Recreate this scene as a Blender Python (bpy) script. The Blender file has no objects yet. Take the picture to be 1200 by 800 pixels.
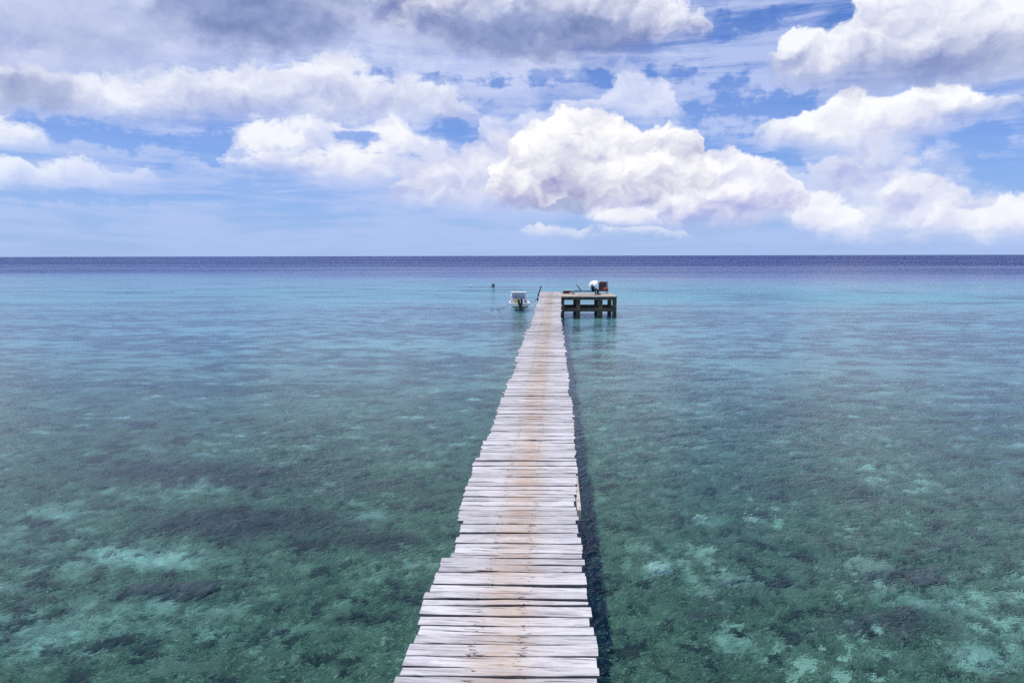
import bpy, bmesh, math, random
from math import radians as R, sin, cos, pi
from mathutils import Vector, Matrix, Euler, noise as mnoise

random.seed(11)
sc = bpy.context.scene
C = sc.collection

# ------------------------------------------------------------------ helpers: nodes
class V:
    """A node socket with arithmetic."""
    def __init__(s, nt, sock): s.nt, s.s = nt, sock
    def __add__(a, b): return m(a.nt, 'ADD', a, b)
    def __radd__(a, b): return m(a.nt, 'ADD', b, a)
    def __sub__(a, b): return m(a.nt, 'SUBTRACT', a, b)
    def __rsub__(a, b): return m(a.nt, 'SUBTRACT', b, a)
    def __mul__(a, b): return m(a.nt, 'MULTIPLY', a, b)
    def __rmul__(a, b): return m(a.nt, 'MULTIPLY', b, a)
    def __truediv__(a, b): return m(a.nt, 'DIVIDE', a, b)
    def __rtruediv__(a, b): return m(a.nt, 'DIVIDE', b, a)

def put(nt, sock, v):
    if isinstance(v, V): nt.links.new(v.s, sock)
    else: sock.default_value = v

def m(nt, op, *a, clamp=False):
    n = nt.nodes.new('ShaderNodeMath'); n.operation = op; n.use_clamp = clamp
    for i, v in enumerate(a): put(nt, n.inputs[i], v)
    return V(nt, n.outputs[0])

def vmath(nt, op, *a):
    n = nt.nodes.new('ShaderNodeVectorMath'); n.operation = op
    for i, v in enumerate(a): put(nt, n.inputs[i], v)
    return V(nt, n.outputs['Value'] if op in ('LENGTH', 'DOT_PRODUCT', 'DISTANCE') else n.outputs[0])

def comb(nt, x, y, z):
    n = nt.nodes.new('ShaderNodeCombineXYZ')
    for i, v in enumerate((x, y, z)): put(nt, n.inputs[i], v)
    return V(nt, n.outputs[0])

def sep(nt, v):
    n = nt.nodes.new('ShaderNodeSeparateXYZ'); put(nt, n.inputs[0], v)
    return [V(nt, o) for o in n.outputs]

def noise(nt, vec, scale, detail=4, rough=.55, dist=0., lac=2., color=False, kind=None, dim='3D'):
    n = nt.nodes.new('ShaderNodeTexNoise'); n.noise_dimensions = dim; put(nt, n.inputs['Vector'], vec)
    if kind: n.noise_type = kind
    n.inputs['Scale'].default_value = scale; n.inputs['Detail'].default_value = detail
    n.inputs['Roughness'].default_value = rough; n.inputs['Distortion'].default_value = dist
    n.inputs['Lacunarity'].default_value = lac
    return V(nt, n.outputs['Color' if color else 0])

def voro(nt, vec, scale, detail=2, rough=.5, smooth=.6):
    n = nt.nodes.new('ShaderNodeTexVoronoi'); n.voronoi_dimensions = '2D'; n.feature = 'SMOOTH_F1' if smooth else 'F1'; put(nt, n.inputs['Vector'], vec)
    n.inputs['Scale'].default_value = scale; n.inputs['Detail'].default_value = detail
    n.inputs['Roughness'].default_value = rough
    if smooth: n.inputs['Smoothness'].default_value = smooth
    n.normalize = True
    return V(nt, n.outputs['Distance'])

def sstep(nt, v, a, b, c=0., d=1., kind='SMOOTHSTEP'):
    n = nt.nodes.new('ShaderNodeMapRange'); n.interpolation_type = kind
    put(nt, n.inputs[0], v)
    for i, k in enumerate((a, b, c, d)): put(nt, n.inputs[i + 1], k)
    return V(nt, n.outputs[0])

def mix(nt, f, a, b, blend='MIX'):
    n = nt.nodes.new('ShaderNodeMix'); n.data_type = 'RGBA'; n.blend_type = blend
    put(nt, n.inputs['Factor'], f)
    for k, v in ((6, a), (7, b)):
        if isinstance(v, tuple) and len(v) == 3: v = (*v, 1)
        put(nt, n.inputs[k], v)
    return V(nt, n.outputs[2])

def curve(nt, v, pts):
    n = nt.nodes.new('ShaderNodeFloatCurve'); put(nt, n.inputs['Value'], v)
    c = n.mapping.curves[0]
    pts = sorted(pts)
    c.points[0].location = pts[0]; c.points[1].location = pts[-1]
    for p in pts[1:-1]: c.points.new(*p)
    for p in c.points: p.handle_type = 'AUTO_CLAMPED'
    n.mapping.update()
    return V(nt, n.outputs[0])

def attr(nt, name):
    n = nt.nodes.new('ShaderNodeAttribute'); n.attribute_name = name
    return V(nt, n.outputs['Fac'])

def new_mat(name):
    mt = bpy.data.materials.new(name); mt.use_nodes = True
    nt = mt.node_tree
    bs = nt.nodes['Principled BSDF']
    g = nt.nodes.new('ShaderNodeNewGeometry')
    return mt, nt, bs, V(nt, g.outputs['Position']), g

def bump(nt, bs, h, dist=.01, strength=1.):
    n = nt.nodes.new('ShaderNodeBump'); put(nt, n.inputs['Height'], h)
    n.inputs['Distance'].default_value = dist; n.inputs['Strength'].default_value = strength
    nt.links.new(n.outputs[0], bs.inputs['Normal'])

def plain(name, a, b=None, scale=6., rough=.6, rough2=None, metallic=0., bmp=0.):
    """Two-tone weathered procedural material."""
    mt, nt, bs, P, g = new_mat(name)
    b = b or tuple(x * .7 for x in a)
    n1 = noise(nt, P, scale, 6, .6)
    put(nt, bs.inputs['Base Color'], mix(nt, sstep(nt, n1, .38, .66), a, b))
    bs.inputs['Roughness'].default_value = rough; bs.inputs['Metallic'].default_value = metallic
    if bmp: bump(nt, bs, n1, bmp)
    return mt

# ------------------------------------------------------------------ helpers: meshes
def link(name, bm, mats, parent=None, smooth=False):
    me = bpy.data.meshes.new(name)
    bmesh.ops.recalc_face_normals(bm, faces=bm.faces[:])
    bm.to_mesh(me); bm.free()
    for mt in (mats if isinstance(mats, (list, tuple)) else [mats]): me.materials.append(mt)
    if smooth: me.polygons.foreach_set('use_smooth', [True] * len(me.polygons))
    o = bpy.data.objects.new(name, me); C.objects.link(o)
    if parent: o.parent = parent
    return o

def tag(o, label, cat, group=None, kind=None):
    if label: o['label'] = label
    if cat: o['category'] = cat
    if group: o['group'] = group
    if kind: o['kind'] = kind
    return o

def thing(name, label, cat, loc=(0, 0, 0), rz=0, group=None):
    o = bpy.data.objects.new(name, None); C.objects.link(o)
    o.empty_display_size = .2
    o.location = loc; o.rotation_euler = (0, 0, rz)
    return tag(o, label, cat, group)

def box(bm, lo, hi, bev=0., mtx=None, mi=0):
    ctr = [(a + b) / 2 for a, b in zip(lo, hi)]; sz = [b - a for a, b in zip(lo, hi)]
    t = bmesh.new()
    bmesh.ops.create_cube(t, size=1, matrix=Matrix.Translation(ctr) @ Matrix.Diagonal((*sz, 1)))
    if bev: bmesh.ops.bevel(t, geom=t.edges[:], offset=bev, segments=2, profile=.5, affect='EDGES')
    merge(bm, t, mtx, mi)

def merge(bm, t, mtx=None, mi=0):
    if mtx is not None: bmesh.ops.transform(t, matrix=mtx, verts=t.verts[:])
    vm = {v: bm.verts.new(v.co) for v in t.verts}
    for f in t.faces:
        try:
            nf = bm.faces.new([vm[v] for v in f.verts]); nf.material_index = mi; nf.smooth = f.smooth
        except ValueError: pass
    t.free()

def tube(bm, pts, rad, seg=8, mi=0, cap=True, flat=1.):
    """Swept tube along points; rad is a number or a list."""
    pts = [Vector(p) for p in pts]; n = len(pts)
    rads = rad if isinstance(rad, (list, tuple)) else [rad] * n
    rings = []
    prev = None
    for i, p in enumerate(pts):
        d = (pts[min(i + 1, n - 1)] - pts[max(i - 1, 0)]).normalized()
        if prev is None:
            a = Vector((0, 0, 1)) if abs(d.z) < .9 else Vector((1, 0, 0))
            u = d.cross(a).normalized()
        else:
            u = (prev - d * prev.dot(d)).normalized()
        prev = u; w = d.cross(u)
        rings.append([bm.verts.new(p + (u * cos(k / seg * 2 * pi) + w * sin(k / seg * 2 * pi) * flat) * rads[i]) for k in range(seg)])
    for a, b in zip(rings, rings[1:]):
        for k in range(seg):
            f = bm.faces.new((a[k], a[(k + 1) % seg], b[(k + 1) % seg], b[k])); f.material_index = mi; f.smooth = True
    if cap:
        for r in (rings[0], rings[-1]):
            f = bm.faces.new(r); f.material_index = mi
    return rings

def lathe(bm, prof, seg=20, mtx=None, mi=0):
    t = bmesh.new(); rings = []
    for r, z in prof:
        if r < 1e-5: rings.append([t.verts.new((0, 0, z))])
        else: rings.append([t.verts.new((r * cos(k / seg * 2 * pi), r * sin(k / seg * 2 * pi), z)) for k in range(seg)])
    for a, b in zip(rings, rings[1:]):
        for k in range(seg):
            k2 = (k + 1) % seg
            vs = [a[k % len(a)], a[k2 % len(a)], b[k2 % len(b)], b[k % len(b)]]
            u = []
            for v in vs:
                if v not in u: u.append(v)
            if len(u) > 2:
                f = t.faces.new(u); f.smooth = True
    merge(bm, t, mtx, mi)

def loft(bm, rings, closed=True, mi=0, cap=(True, True), smooth=True):
    """rings: lists of points, equal length."""
    vs = [[bm.verts.new(p) for p in r] for r in rings]
    n = len(vs[0])
    for a, b in zip(vs, vs[1:]):
        for k in range(n if closed else n - 1):
            f = bm.faces.new((a[k], a[(k + 1) % n], b[(k + 1) % n], b[k])); f.material_index = mi; f.smooth = smooth
    if cap[0]: bm.faces.new(vs[0]).material_index = mi
    if cap[1]: bm.faces.new(vs[-1]).material_index = mi
    return vs

# ------------------------------------------------------------------ camera
H = 5.35                                   # above the water
PITCH, YAW, ROLL = R(7.146), R(3.62), R(.13)
cam = bpy.data.objects.new('camera', bpy.data.cameras.new('camera')); C.objects.link(cam)
cam.data.lens = 24; cam.data.sensor_width = 36; cam.data.clip_start = .1; cam.data.clip_end = 120000
cam.matrix_world = (Matrix.Translation((0, 0, H)) @ Matrix.Rotation(YAW, 4, 'Z') @
                    Matrix.Rotation(pi / 2 - PITCH, 4, 'X') @ Matrix.Rotation(-ROLL, 4, 'Z'))
sc.camera = cam

# ------------------------------------------------------------------ sun and sky
SUN = Vector((-.17, -.09, .97)).normalized()   # towards the sun
sun = bpy.data.objects.new('sun', bpy.data.lights.new('sun', 'SUN')); C.objects.link(sun)
sun.data.energy = 4.2; sun.data.angle = R(.53); sun.data.color = (1, .965, .92)
sun.rotation_euler = SUN.to_track_quat('Z', 'Y').to_euler()
SUN_EL = math.asin(SUN.z); SUN_ROT = math.atan2(SUN.x, SUN.y)

def bearing(px, py):
    """Bearing (degrees from north) and elevation of a point of sky, from its pixel coordinates in a 1200 x 800 image."""
    th = PITCH; x = (px - 600) / 800; y = -(py - 400) / 800
    F = cos(th) + y * sin(th); Z = -sin(th) + y * cos(th)
    X = x * cos(YAW) - F * sin(YAW); Y = x * sin(YAW) + F * cos(YAW)
    return math.degrees(math.atan2(X, Y)), math.degrees(math.atan2(Z, math.hypot(X, Y)))

def build_world():
    w = bpy.data.worlds.new('World'); sc.world = w; w.use_nodes = True
    nt = w.node_tree; nt.nodes.clear()
    tc = nt.nodes.new('ShaderNodeTexCoord'); D = V(nt, tc.outputs['Generated'])
    x, y, z = sep(nt, D)
    zc = m(nt, 'MAXIMUM', z, 0.0)
    az = m(nt, 'ARCTAN2', x, y) * (180 / pi)
    el = m(nt, 'ARCSINE', m(nt, 'MINIMUM', zc, .9999)) * (180 / pi)
    U = (az + 50) / 100; W = el / 30           # 1 px of the image = 0.0007 U = 0.0024 W
    # --- shared fields in bearing and elevation (radians), so clouds are wider than tall
    Pd = comb(nt, az * .01745, el * .0235, 0.)
    big = noise(nt, Pd, 6, 2, .5, color=True, dim='2D'); bx, by, bz = sep(nt, big)
    med = noise(nt, Pd, 22, 6, .58, .1, color=True, dim='2D'); mx, my, mz = sep(nt, med)
    warpd = vmath(nt, 'ADD', Pd, comb(nt, (mx - .5) * .05, (my - .5) * .05, 0.))
    # --- billows, lit from above and the left
    def billow(v):
        a = voro(nt, v, 15, 2.6, .52, .35)
        return 1 - a * a * 1.6
    B0 = billow(warpd)
    B1 = billow(vmath(nt, 'ADD', warpd, (-.006, .014, 0)))
    F0 = noise(nt, warpd, 13, 5, .5, dim='2D')
    F1 = noise(nt, vmath(nt, 'ADD', warpd, (-.010, .024, 0)), 13, 5, .5, dim='2D')
    lit = (B0 - B1) * .85 + (F0 - F1) * 1.25 + (B0 - .7) * .25          # > 0 where a puff faces up
    fe = noise(nt, warpd, 60, 4, .6, dim='2D')
    lit = lit + (fe - .5) * .22
    # --- clear sky
    sky = nt.nodes.new('ShaderNodeTexSky'); sky.sky_type = 'NISHITA'; sky.sun_disc = False
    sky.sun_elevation = SUN_EL; sky.sun_rotation = SUN_ROT
    sky.altitude = 0; sky.air_density = 1.0; sky.dust_density = .25; sky.ozone_density = 3.5
    col = mix(nt, 1., V(nt, sky.outputs[0]), (SKY_K * .47, SKY_K * .74, SKY_K * 1.30), 'MULTIPLY')
    # --- thin high veils, streaked sideways
    st = noise(nt, comb(nt, az * .016, el * .19, 2.), 3.2, 6, .62, .6, dim='2D')
    st2 = noise(nt, comb(nt, az * .05 + 7, el * .33, 5.), 2.6, 6, .66, .3, dim='2D')
    veil = sstep(nt, st * .6 + st2 * .4 + (bx - .5) * .35, .33, .60) * .86
    # clear patches of deeper blue, placed by image pixel coordinates
    def patch(px, py, rx, ry):
        a, e = bearing(px, py)
        k = math.hypot(1, 1) / math.sqrt(2)
        dx = (az - a) / (rx * .0716) ; dy = (el - e) / (ry * .0716)
        return sstep(nt, dx * dx * .7 + dy * dy * .7 + (st2 - .5) * 2.0 + (mx - .5) * 4.0 + (B0 - .7) * 1.6 + (fe - .5) * 1.2, 1.15, .2)
    clear = None
    for p in PATCHES:
        c = patch(*p); clear = c if clear is None else m(nt, 'MAXIMUM', clear, c)
    veil = veil * (1 - clear * .85)
    low = sstep(nt, el, 9, 0)
    col = mix(nt, veil * .92 * sstep(nt, el, 32, 21), col, (.57, .65, .93))
    # low-level maritime haze: the air itself, thickest at the horizon
    hz = m(nt, 'MULTIPLY', m(nt, 'POWER', 2.718, el * -.135), .92)
    hz = hz * (.92 + (st - .5) * .35)
    col = mix(nt, m(nt, 'MINIMUM', m(nt, 'MAXIMUM', hz, 0.), 1.), col, (.395, .535, .885))
    clear_col = col
    # --- cloud banks
    def bank(top, base, soft=.02, bsoft=.05, amp=1., dark=(.36, .39, .62), light=(.93, .94, .98), lum=.55,
             grad=.55, k=1., body=1., patchy=0., shift=0., holes=0.):
        x0, x1 = top[0][0], top[-1][0]
        fade = 8
        tp = [(p[0], p[1]) for p in top]; bp = [(p[0], p[1]) for p in base]
        def conv(pts, out):
            r = []
            for px, py in pts:
                a, e = bearing(px, py); r.append(((a + 50) / 100, max(0, min(1, e / 30))))
            r.sort()
            if r[0][0] > .02: r = [(0, max(0, r[0][1] + out)), (r[0][0] - .015, max(0, r[0][1] + out))] + r
            else: r[0] = (0, r[0][1])
            if r[-1][0] < .98: r = r + [(r[-1][0] + .015, max(0, r[-1][1] + out)), (1, max(0, r[-1][1] + out))]
            else: r[-1] = (1, r[-1][1])
            return r
        u = U + ((mx - .5) * .030 + (bx - .5) * .02) * amp + shift
        v = W + ((my - .5) * .060 + (B0 - .70) * -.085 + (fe - .5) * .040) * amp
        T = curve(nt, u, conv(tp, -.09)); B = curve(nt, u, conv(bp, .05))
        a = sstep(nt, T - v, -soft * .3, soft) * sstep(nt, W + (my - .5) * .05 - B, -bsoft * .4, bsoft)
        if patchy:
            a = a * sstep(nt, mz * .5 + bz * .25 + B0 * .25 - .06, .45, .54, 1 - patchy, 1.)
        if holes: a = a * (1 - clear * holes)
        h = m(nt, 'DIVIDE', v - B, m(nt, 'MAXIMUM', T - B, .015), clamp=True)
        s = m(nt, 'ADD', lit * k * 1.15 + h * grad, lum - .09 - grad * .5 + (by - .5) * .3, clamp=False)
        s = m(nt, 'MINIMUM', m(nt, 'MAXIMUM', s, 0.), 1.)
        c = mix(nt, s, dark, light)
        return a * body, c
    for kw in BANKS:
        a, c = bank(**kw)
        col = mix(nt, a, col, c)
    for px_, py_, rx, ry, k_ in SHADES:
        a, e = bearing(px_, py_)
        dx = (az - a + (mx - .5) * 5 + (bx - .5) * 5) / (rx * .0716); dy = (el - e + (my - .5) * 3.0 + (B0 - .7) * 1.6) / (ry * .0716)
        col = mix(nt, sstep(nt, dx * dx + dy * dy, 1.5, .0) * k_, col, mix(nt, m(nt, 'ADD', lit * .8, .3, clamp=True), (.165, .235, .47), (.42, .50, .80)))
    # --- the rest of the sky (overhead and behind): broken cloud
    pl = comb(nt, x / (zc + .12), y / (zc + .12), 0.)
    g1 = noise(nt, pl, 1.3, 6, .58, .2, dim='2D'); g2 = noise(nt, vmath(nt, 'ADD', pl, (-.05, .02, 0)), 1.3, 6, .58, .2, dim='2D')
    ga = sstep(nt, g1, .56, .70)
    gc = mix(nt, m(nt, 'ADD', (g1 - g2) * 4, .62, clamp=True), (.42, .46, .68), (.92, .93, .97))
    out = m(nt, 'MAXIMUM', sstep(nt, el, 20, 27), sstep(nt, m(nt, 'ABSOLUTE', az), 46, 58))
    high = mix(nt, ga * .9, clear_col, gc)
    # colours above are in display units; the backgrounds run at 0.1, so lift by ten once
    bgs = []
    for c in (col, high):
        bg = nt.nodes.new('ShaderNodeBackground'); bg.inputs[1].default_value = .1
        lift = nt.nodes.new('ShaderNodeVectorMath'); lift.operation = 'SCALE'; lift.inputs['Scale'].default_value = 10
        nt.links.new(c.s, lift.inputs[0]); nt.links.new(lift.outputs[0], bg.inputs[0]); bgs.append(bg)
    ms = nt.nodes.new('ShaderNodeMixShader'); put(nt, ms.inputs[0], out)
    for k, bg in enumerate(bgs): nt.links.new(bg.outputs[0], ms.inputs[k + 1])
    o = nt.nodes.new('ShaderNodeOutputWorld'); nt.links.new(ms.outputs[0], o.inputs[0])
    w.cycles.sampling_method = 'MANUAL'; w.cycles.sample_map_resolution = 512

SKY_K = .1
PATCHES = [(150, 158, 190, 15), (318, 172, 42, 9), (515, 153, 34, 12), (490, 90, 60, 9), (250, 178, 40, 12), (420, 158, 30, 6), (590, 96, 50, 8), (915, 185, 40, 14), (905, 215, 24, 10), (1150, 190, 30, 14), (480, 182, 16, 6), (700, 90, 130, 9), (860, 125, 80, 30),
           (1170, 165, 60, 30), (870, 25, 40, 18), (1150, 205, 60, 22), (30, 225, 120, 10)]
SHADES = [(290, 14, 88, 36, .92), (610, 32, 125, 28, .9), (10, 96, 50, 18, .6), (1105, 74, 110, 22, .4), (40, 20, 150, 40, .3), (665, 237, 40, 6, .45)]
BANKS = [
    # grey sheet over the upper left
    dict(top=[(-300, -140), (200, -140), (420, -120), (560, -60), (620, 0), (680, 60)],
         base=[(-300, 120), (0, 120), (150, 105), (300, 85), (450, 72), (560, 80), (680, 90)],
         soft=0.080, bsoft=.10, amp=1.2, lum=.62, grad=.1, k=.55, body=.93, dark=(0.37, 0.45, 0.79), light=(0.82, 0.85, 0.99)),
    # faint sheet across the centre
    dict(top=[(380, 60), (520, 62), (640, 66), (760, 70), (830, 80)],
         base=[(380, 175), (520, 170), (640, 135), (760, 120), (830, 110)],
         soft=0.064, bsoft=.12, amp=1.3, lum=.75, grad=.1, k=.5, body=.62, patchy=.6, holes=.9, dark=(0.41, 0.49, 0.83), light=(0.73, 0.77, 0.97)),
    # upper middle cloud with a dark underside
    dict(top=[(440, -30), (560, -60), (720, -50), (780, 2), (806, 10), (830, 34)],
         base=[(440, 30), (500, 48), (560, 66), (640, 74), (720, 70), (790, 56), (830, 46)],
         soft=0.019, bsoft=.07, amp=1., lum=.62, grad=.95, k=1.0, dark=(0.22, 0.26, 0.52), light=(0.88, 0.91, 1.01)),
    # darker patch within the sheet, top left
    dict(top=[(200, -40), (260, -60), (380, -50), (430, 10), (470, 30)],
         base=[(200, 20), (250, 44), (310, 56), (380, 40), (430, 30), (470, 36)],
         soft=0.080, bsoft=.10, amp=1.5, lum=.28, grad=.3, k=.7, body=.8, dark=(0.18, 0.24, 0.47), light=(0.73, 0.77, 0.94)),
    dict(top=[(-300, 70), (-60, 72), (0, 80), (40, 92), (70, 104)],
         base=[(-300, 125), (-60, 120), (0, 112), (40, 106), (70, 106)],
         soft=0.048, bsoft=.04, amp=.8, lum=.2, grad=.3, k=.6, body=.7, dark=(0.22, 0.28, 0.53), light=(0.71, 0.75, 0.94)),
    # big cloud, upper right
    dict(top=[(905, 75), (915, 50), (930, 40), (960, 34), (985, 14), (1010, -10), (1060, -30), (1500, -60)],
         base=[(905, 82), (930, 104), (970, 104), (1000, 96), (1100, 100), (1200, 100), (1500, 100)],
         soft=0.019, bsoft=.06, amp=1., lum=.70, grad=.75, k=.85, dark=(0.31, 0.37, 0.66), light=(0.94, 0.96, 1.02)),
    # long bank, left and centre
    dict(top=[(-300, 70), (0, 80), (80, 88), (140, 92), (200, 88), (280, 80), (350, 74), (400, 66), (440, 84), (470, 96), (490, 92), (520, 98), (550, 122), (565, 138)],
         base=[(-300, 140), (0, 138), (120, 140), (250, 142), (330, 138), (420, 148), (500, 142), (565, 140)],
         soft=0.022, bsoft=.06, amp=1., lum=.66, grad=.55, k=.8, body=.96, holes=.7, dark=(0.39, 0.45, 0.74), light=(0.90, 0.93, 1.01)),
    # small pale cloud above the centre
    dict(top=[(560, 150), (600, 138), (650, 122), (700, 112), (718, 98), (742, 92), (768, 94), (786, 108), (800, 130)],
         base=[(560, 180), (640, 165), (700, 140), (742, 142), (786, 142), (800, 136)],
         soft=0.019, bsoft=.05, amp=.9, lum=.72, grad=.2, k=.7, body=.8, patchy=.3, dark=(0.44, 0.51, 0.84), light=(0.86, 0.89, 1.01)),
    # ragged cloud left of the centre
    dict(top=[(215, 192), (255, 186), (268, 152), (300, 140), (380, 140), (440, 150), (470, 146), (500, 166), (530, 176)],
         base=[(215, 196), (260, 200), (300, 208), (360, 212), (440, 222), (500, 226), (530, 220)],
         soft=0.019, bsoft=.06, amp=1.2, lum=.74, grad=.25, k=.8, body=.92, patchy=.45, holes=.85, dark=(0.44, 0.51, 0.83), light=(0.92, 0.94, 1.01)),
    # right bank below the long cumulus
    dict(top=[(920, 240), (940, 215), (985, 195), (1020, 170), (1080, 176), (1130, 200), (1165, 225), (1500, 225)],
         base=[(920, 268), (980, 276), (1060, 278), (1130, 280), (1200, 278), (1500, 278)],
         holes=.6, soft=0.048, bsoft=.045, amp=1.1, lum=.64, grad=-.1, k=.95, body=.86, patchy=.25, dark=(0.43, 0.49, 0.81), light=(0.90, 0.92, 1.00)),
    dict(top=[(930, 250), (945, 230), (968, 224), (995, 236), (1010, 248)],
         base=[(930, 264), (945, 271), (968, 273), (995, 272), (1010, 266)],
         soft=0.012, bsoft=.03, amp=.7, lum=.90, grad=.2, k=.7, body=.9, dark=(0.51, 0.55, 0.84), light=(0.97, 0.98, 1.02)),
    dict(top=[(1085, 262), (1110, 246), (1140, 250), (1168, 244), (1180, 228), (1200, 228), (1500, 226)],
         base=[(1085, 272), (1110, 276), (1140, 276), (1170, 274), (1200, 274), (1500, 274)],
         soft=0.012, bsoft=.03, amp=.8, lum=.86, grad=.2, k=.8, body=.85, dark=(0.51, 0.55, 0.84), light=(0.97, 0.98, 1.02)),
    # small crisp puffs over the right bank
    dict(top=[(1030, 232), (1052, 216), (1075, 206), (1100, 214), (1122, 222), (1140, 236)],
         base=[(1030, 238), (1060, 246), (1100, 248), (1140, 242)],
         soft=.012, bsoft=.05, amp=.8, lum=.80, grad=.3, k=.9, body=.85, dark=(.44, .48, .80), light=(.95, .96, 1.0)),
    dict(top=[(925, 212), (950, 200), (985, 192), (1010, 200), (1030, 212)],
         base=[(925, 216), (960, 222), (1000, 222), (1030, 216)],
         soft=.012, bsoft=.05, amp=.9, lum=.70, grad=.3, k=.9, body=.7, patchy=.5, dark=(.44, .48, .80), light=(.9, .92, 1.0)),
    # puffs left of the centre
    dict(top=[(335, 196), (352, 184), (385, 176), (420, 168), (446, 158), (470, 154), (492, 164), (500, 180)],
         base=[(335, 200), (370, 206), (420, 202), (460, 190), (500, 184)],
         holes=.6, soft=.012, bsoft=.06, amp=.9, lum=.84, grad=.3, k=.9, body=.9, patchy=.4, dark=(.46, .52, .82), light=(.95, .96, 1.0)),
    dict(top=[(262, 176), (275, 158), (300, 148), (330, 150), (355, 162), (372, 172)],
         base=[(262, 182), (300, 186), (340, 184), (372, 178)],
         soft=.014, bsoft=.06, amp=.9, lum=.80, grad=.3, k=.9, body=.85, patchy=.3, dark=(.46, .52, .82), light=(.93, .95, 1.0)),
    # right long cumulus
    dict(top=[(880, 158), (900, 146), (940, 134), (960, 132), (985, 116), (1003, 106), (1022, 106), (1040, 116), (1060, 112), (1092, 101), (1120, 106), (1150, 114), (1180, 120), (1200, 126)],
         base=[(880, 162), (920, 172), (960, 180), (1010, 182), (1060, 172), (1110, 154), (1160, 138), (1200, 130)],
         soft=0.011, bsoft=.05, amp=.75, lum=.80, grad=.5, k=.75, dark=(0.40, 0.46, 0.77), light=(0.98, 0.99, 1.02)),
    # centre cumulus, its left skirt first
    dict(top=[(470, 205), (500, 190), (540, 176), (575, 164), (610, 156), (640, 160), (680, 190)],
         base=[(470, 238), (520, 244), (580, 246), (640, 246), (680, 244)],
         soft=0.025, bsoft=.06, amp=1.1, lum=.64, grad=.35, k=.85, body=.95, dark=(0.41, 0.46, 0.77), light=(0.92, 0.93, 1.01)),
    dict(top=[(690, 215), (760, 190), (815, 182), (845, 178), (872, 186), (900, 196), (924, 206), (945, 225)],
         base=[(690, 258), (722, 268), (800, 268), (845, 270), (900, 262), (945, 250)],
         soft=0.014, bsoft=.05, amp=.85, lum=.64, grad=.45, k=1.05, dark=(0.42, 0.46, 0.77), light=(0.97, 0.97, 1.02)),
    dict(top=[(580, 196), (598, 166), (615, 154), (640, 140), (662, 133), (690, 137), (720, 140), (738, 148), (752, 154), (766, 147), (792, 151), (812, 160), (822, 178), (838, 200)],
         base=[(580, 236), (610, 242), (640, 248), (690, 248), (720, 240), (770, 240), (838, 226)],
         soft=0.010, bsoft=.035, amp=.75, lum=.76, grad=.60, k=1.0, dark=(0.28, 0.30, 0.58), light=(1.00, 1.00, 1.02)),
    dict(top=[(700, 258), (715, 246), (740, 242), (760, 248), (775, 256)],
         base=[(700, 262), (718, 264), (745, 263), (775, 261)],
         soft=0.012, bsoft=.02, amp=.7, lum=.85, grad=.3, k=.6, body=.9, dark=(0.46, 0.49, 0.79), light=(0.97, 0.97, 1.01)),
    # left cumuli
    dict(top=[(-300, 120), (-30, 130), (0, 134), (20, 138), (46, 147), (64, 162)],
         base=[(-300, 178), (-30, 178), (0, 178), (40, 170), (64, 166)],
         soft=0.011, bsoft=.06, amp=.7, lum=.85, grad=.3, k=.6, dark=(0.48, 0.56, 0.88), light=(0.97, 0.99, 1.02)),
    dict(top=[(-300, 190), (0, 194), (60, 196), (92, 186), (112, 194), (150, 200), (190, 208)],
         base=[(-300, 220), (0, 220), (90, 219), (150, 216), (190, 211)],
         soft=0.015, bsoft=.05, amp=.8, lum=.75, grad=.3, k=.6, body=.85, dark=(0.50, 0.59, 0.91), light=(0.90, 0.94, 1.02)),
    # scraps near the horizon
    dict(top=[(615, 270), (632, 263), (646, 266), (662, 270), (700, 268), (730, 272), (760, 270), (785, 272), (810, 274)],
         base=[(615, 275), (632, 278), (662, 276), (700, 277), (760, 278), (785, 277), (810, 277)],
         soft=0.007, bsoft=.02, amp=.5, lum=.8, grad=.1, k=.6, body=.7, patchy=.8, dark=(0.51, 0.59, 0.90), light=(0.90, 0.91, 0.99)),
    dict(top=[(980, 276), (1020, 272), (1060, 276), (1120, 272), (1200, 276), (1500, 276)],
         base=[(980, 284), (1020, 288), (1060, 286), (1120, 290), (1200, 286), (1500, 286)],
         soft=0.012, bsoft=.03, amp=.6, lum=.7, grad=.1, k=.5, body=.5, patchy=.7, dark=(0.46, 0.57, 0.90), light=(0.84, 0.87, 0.98)),
]
build_world()

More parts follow.
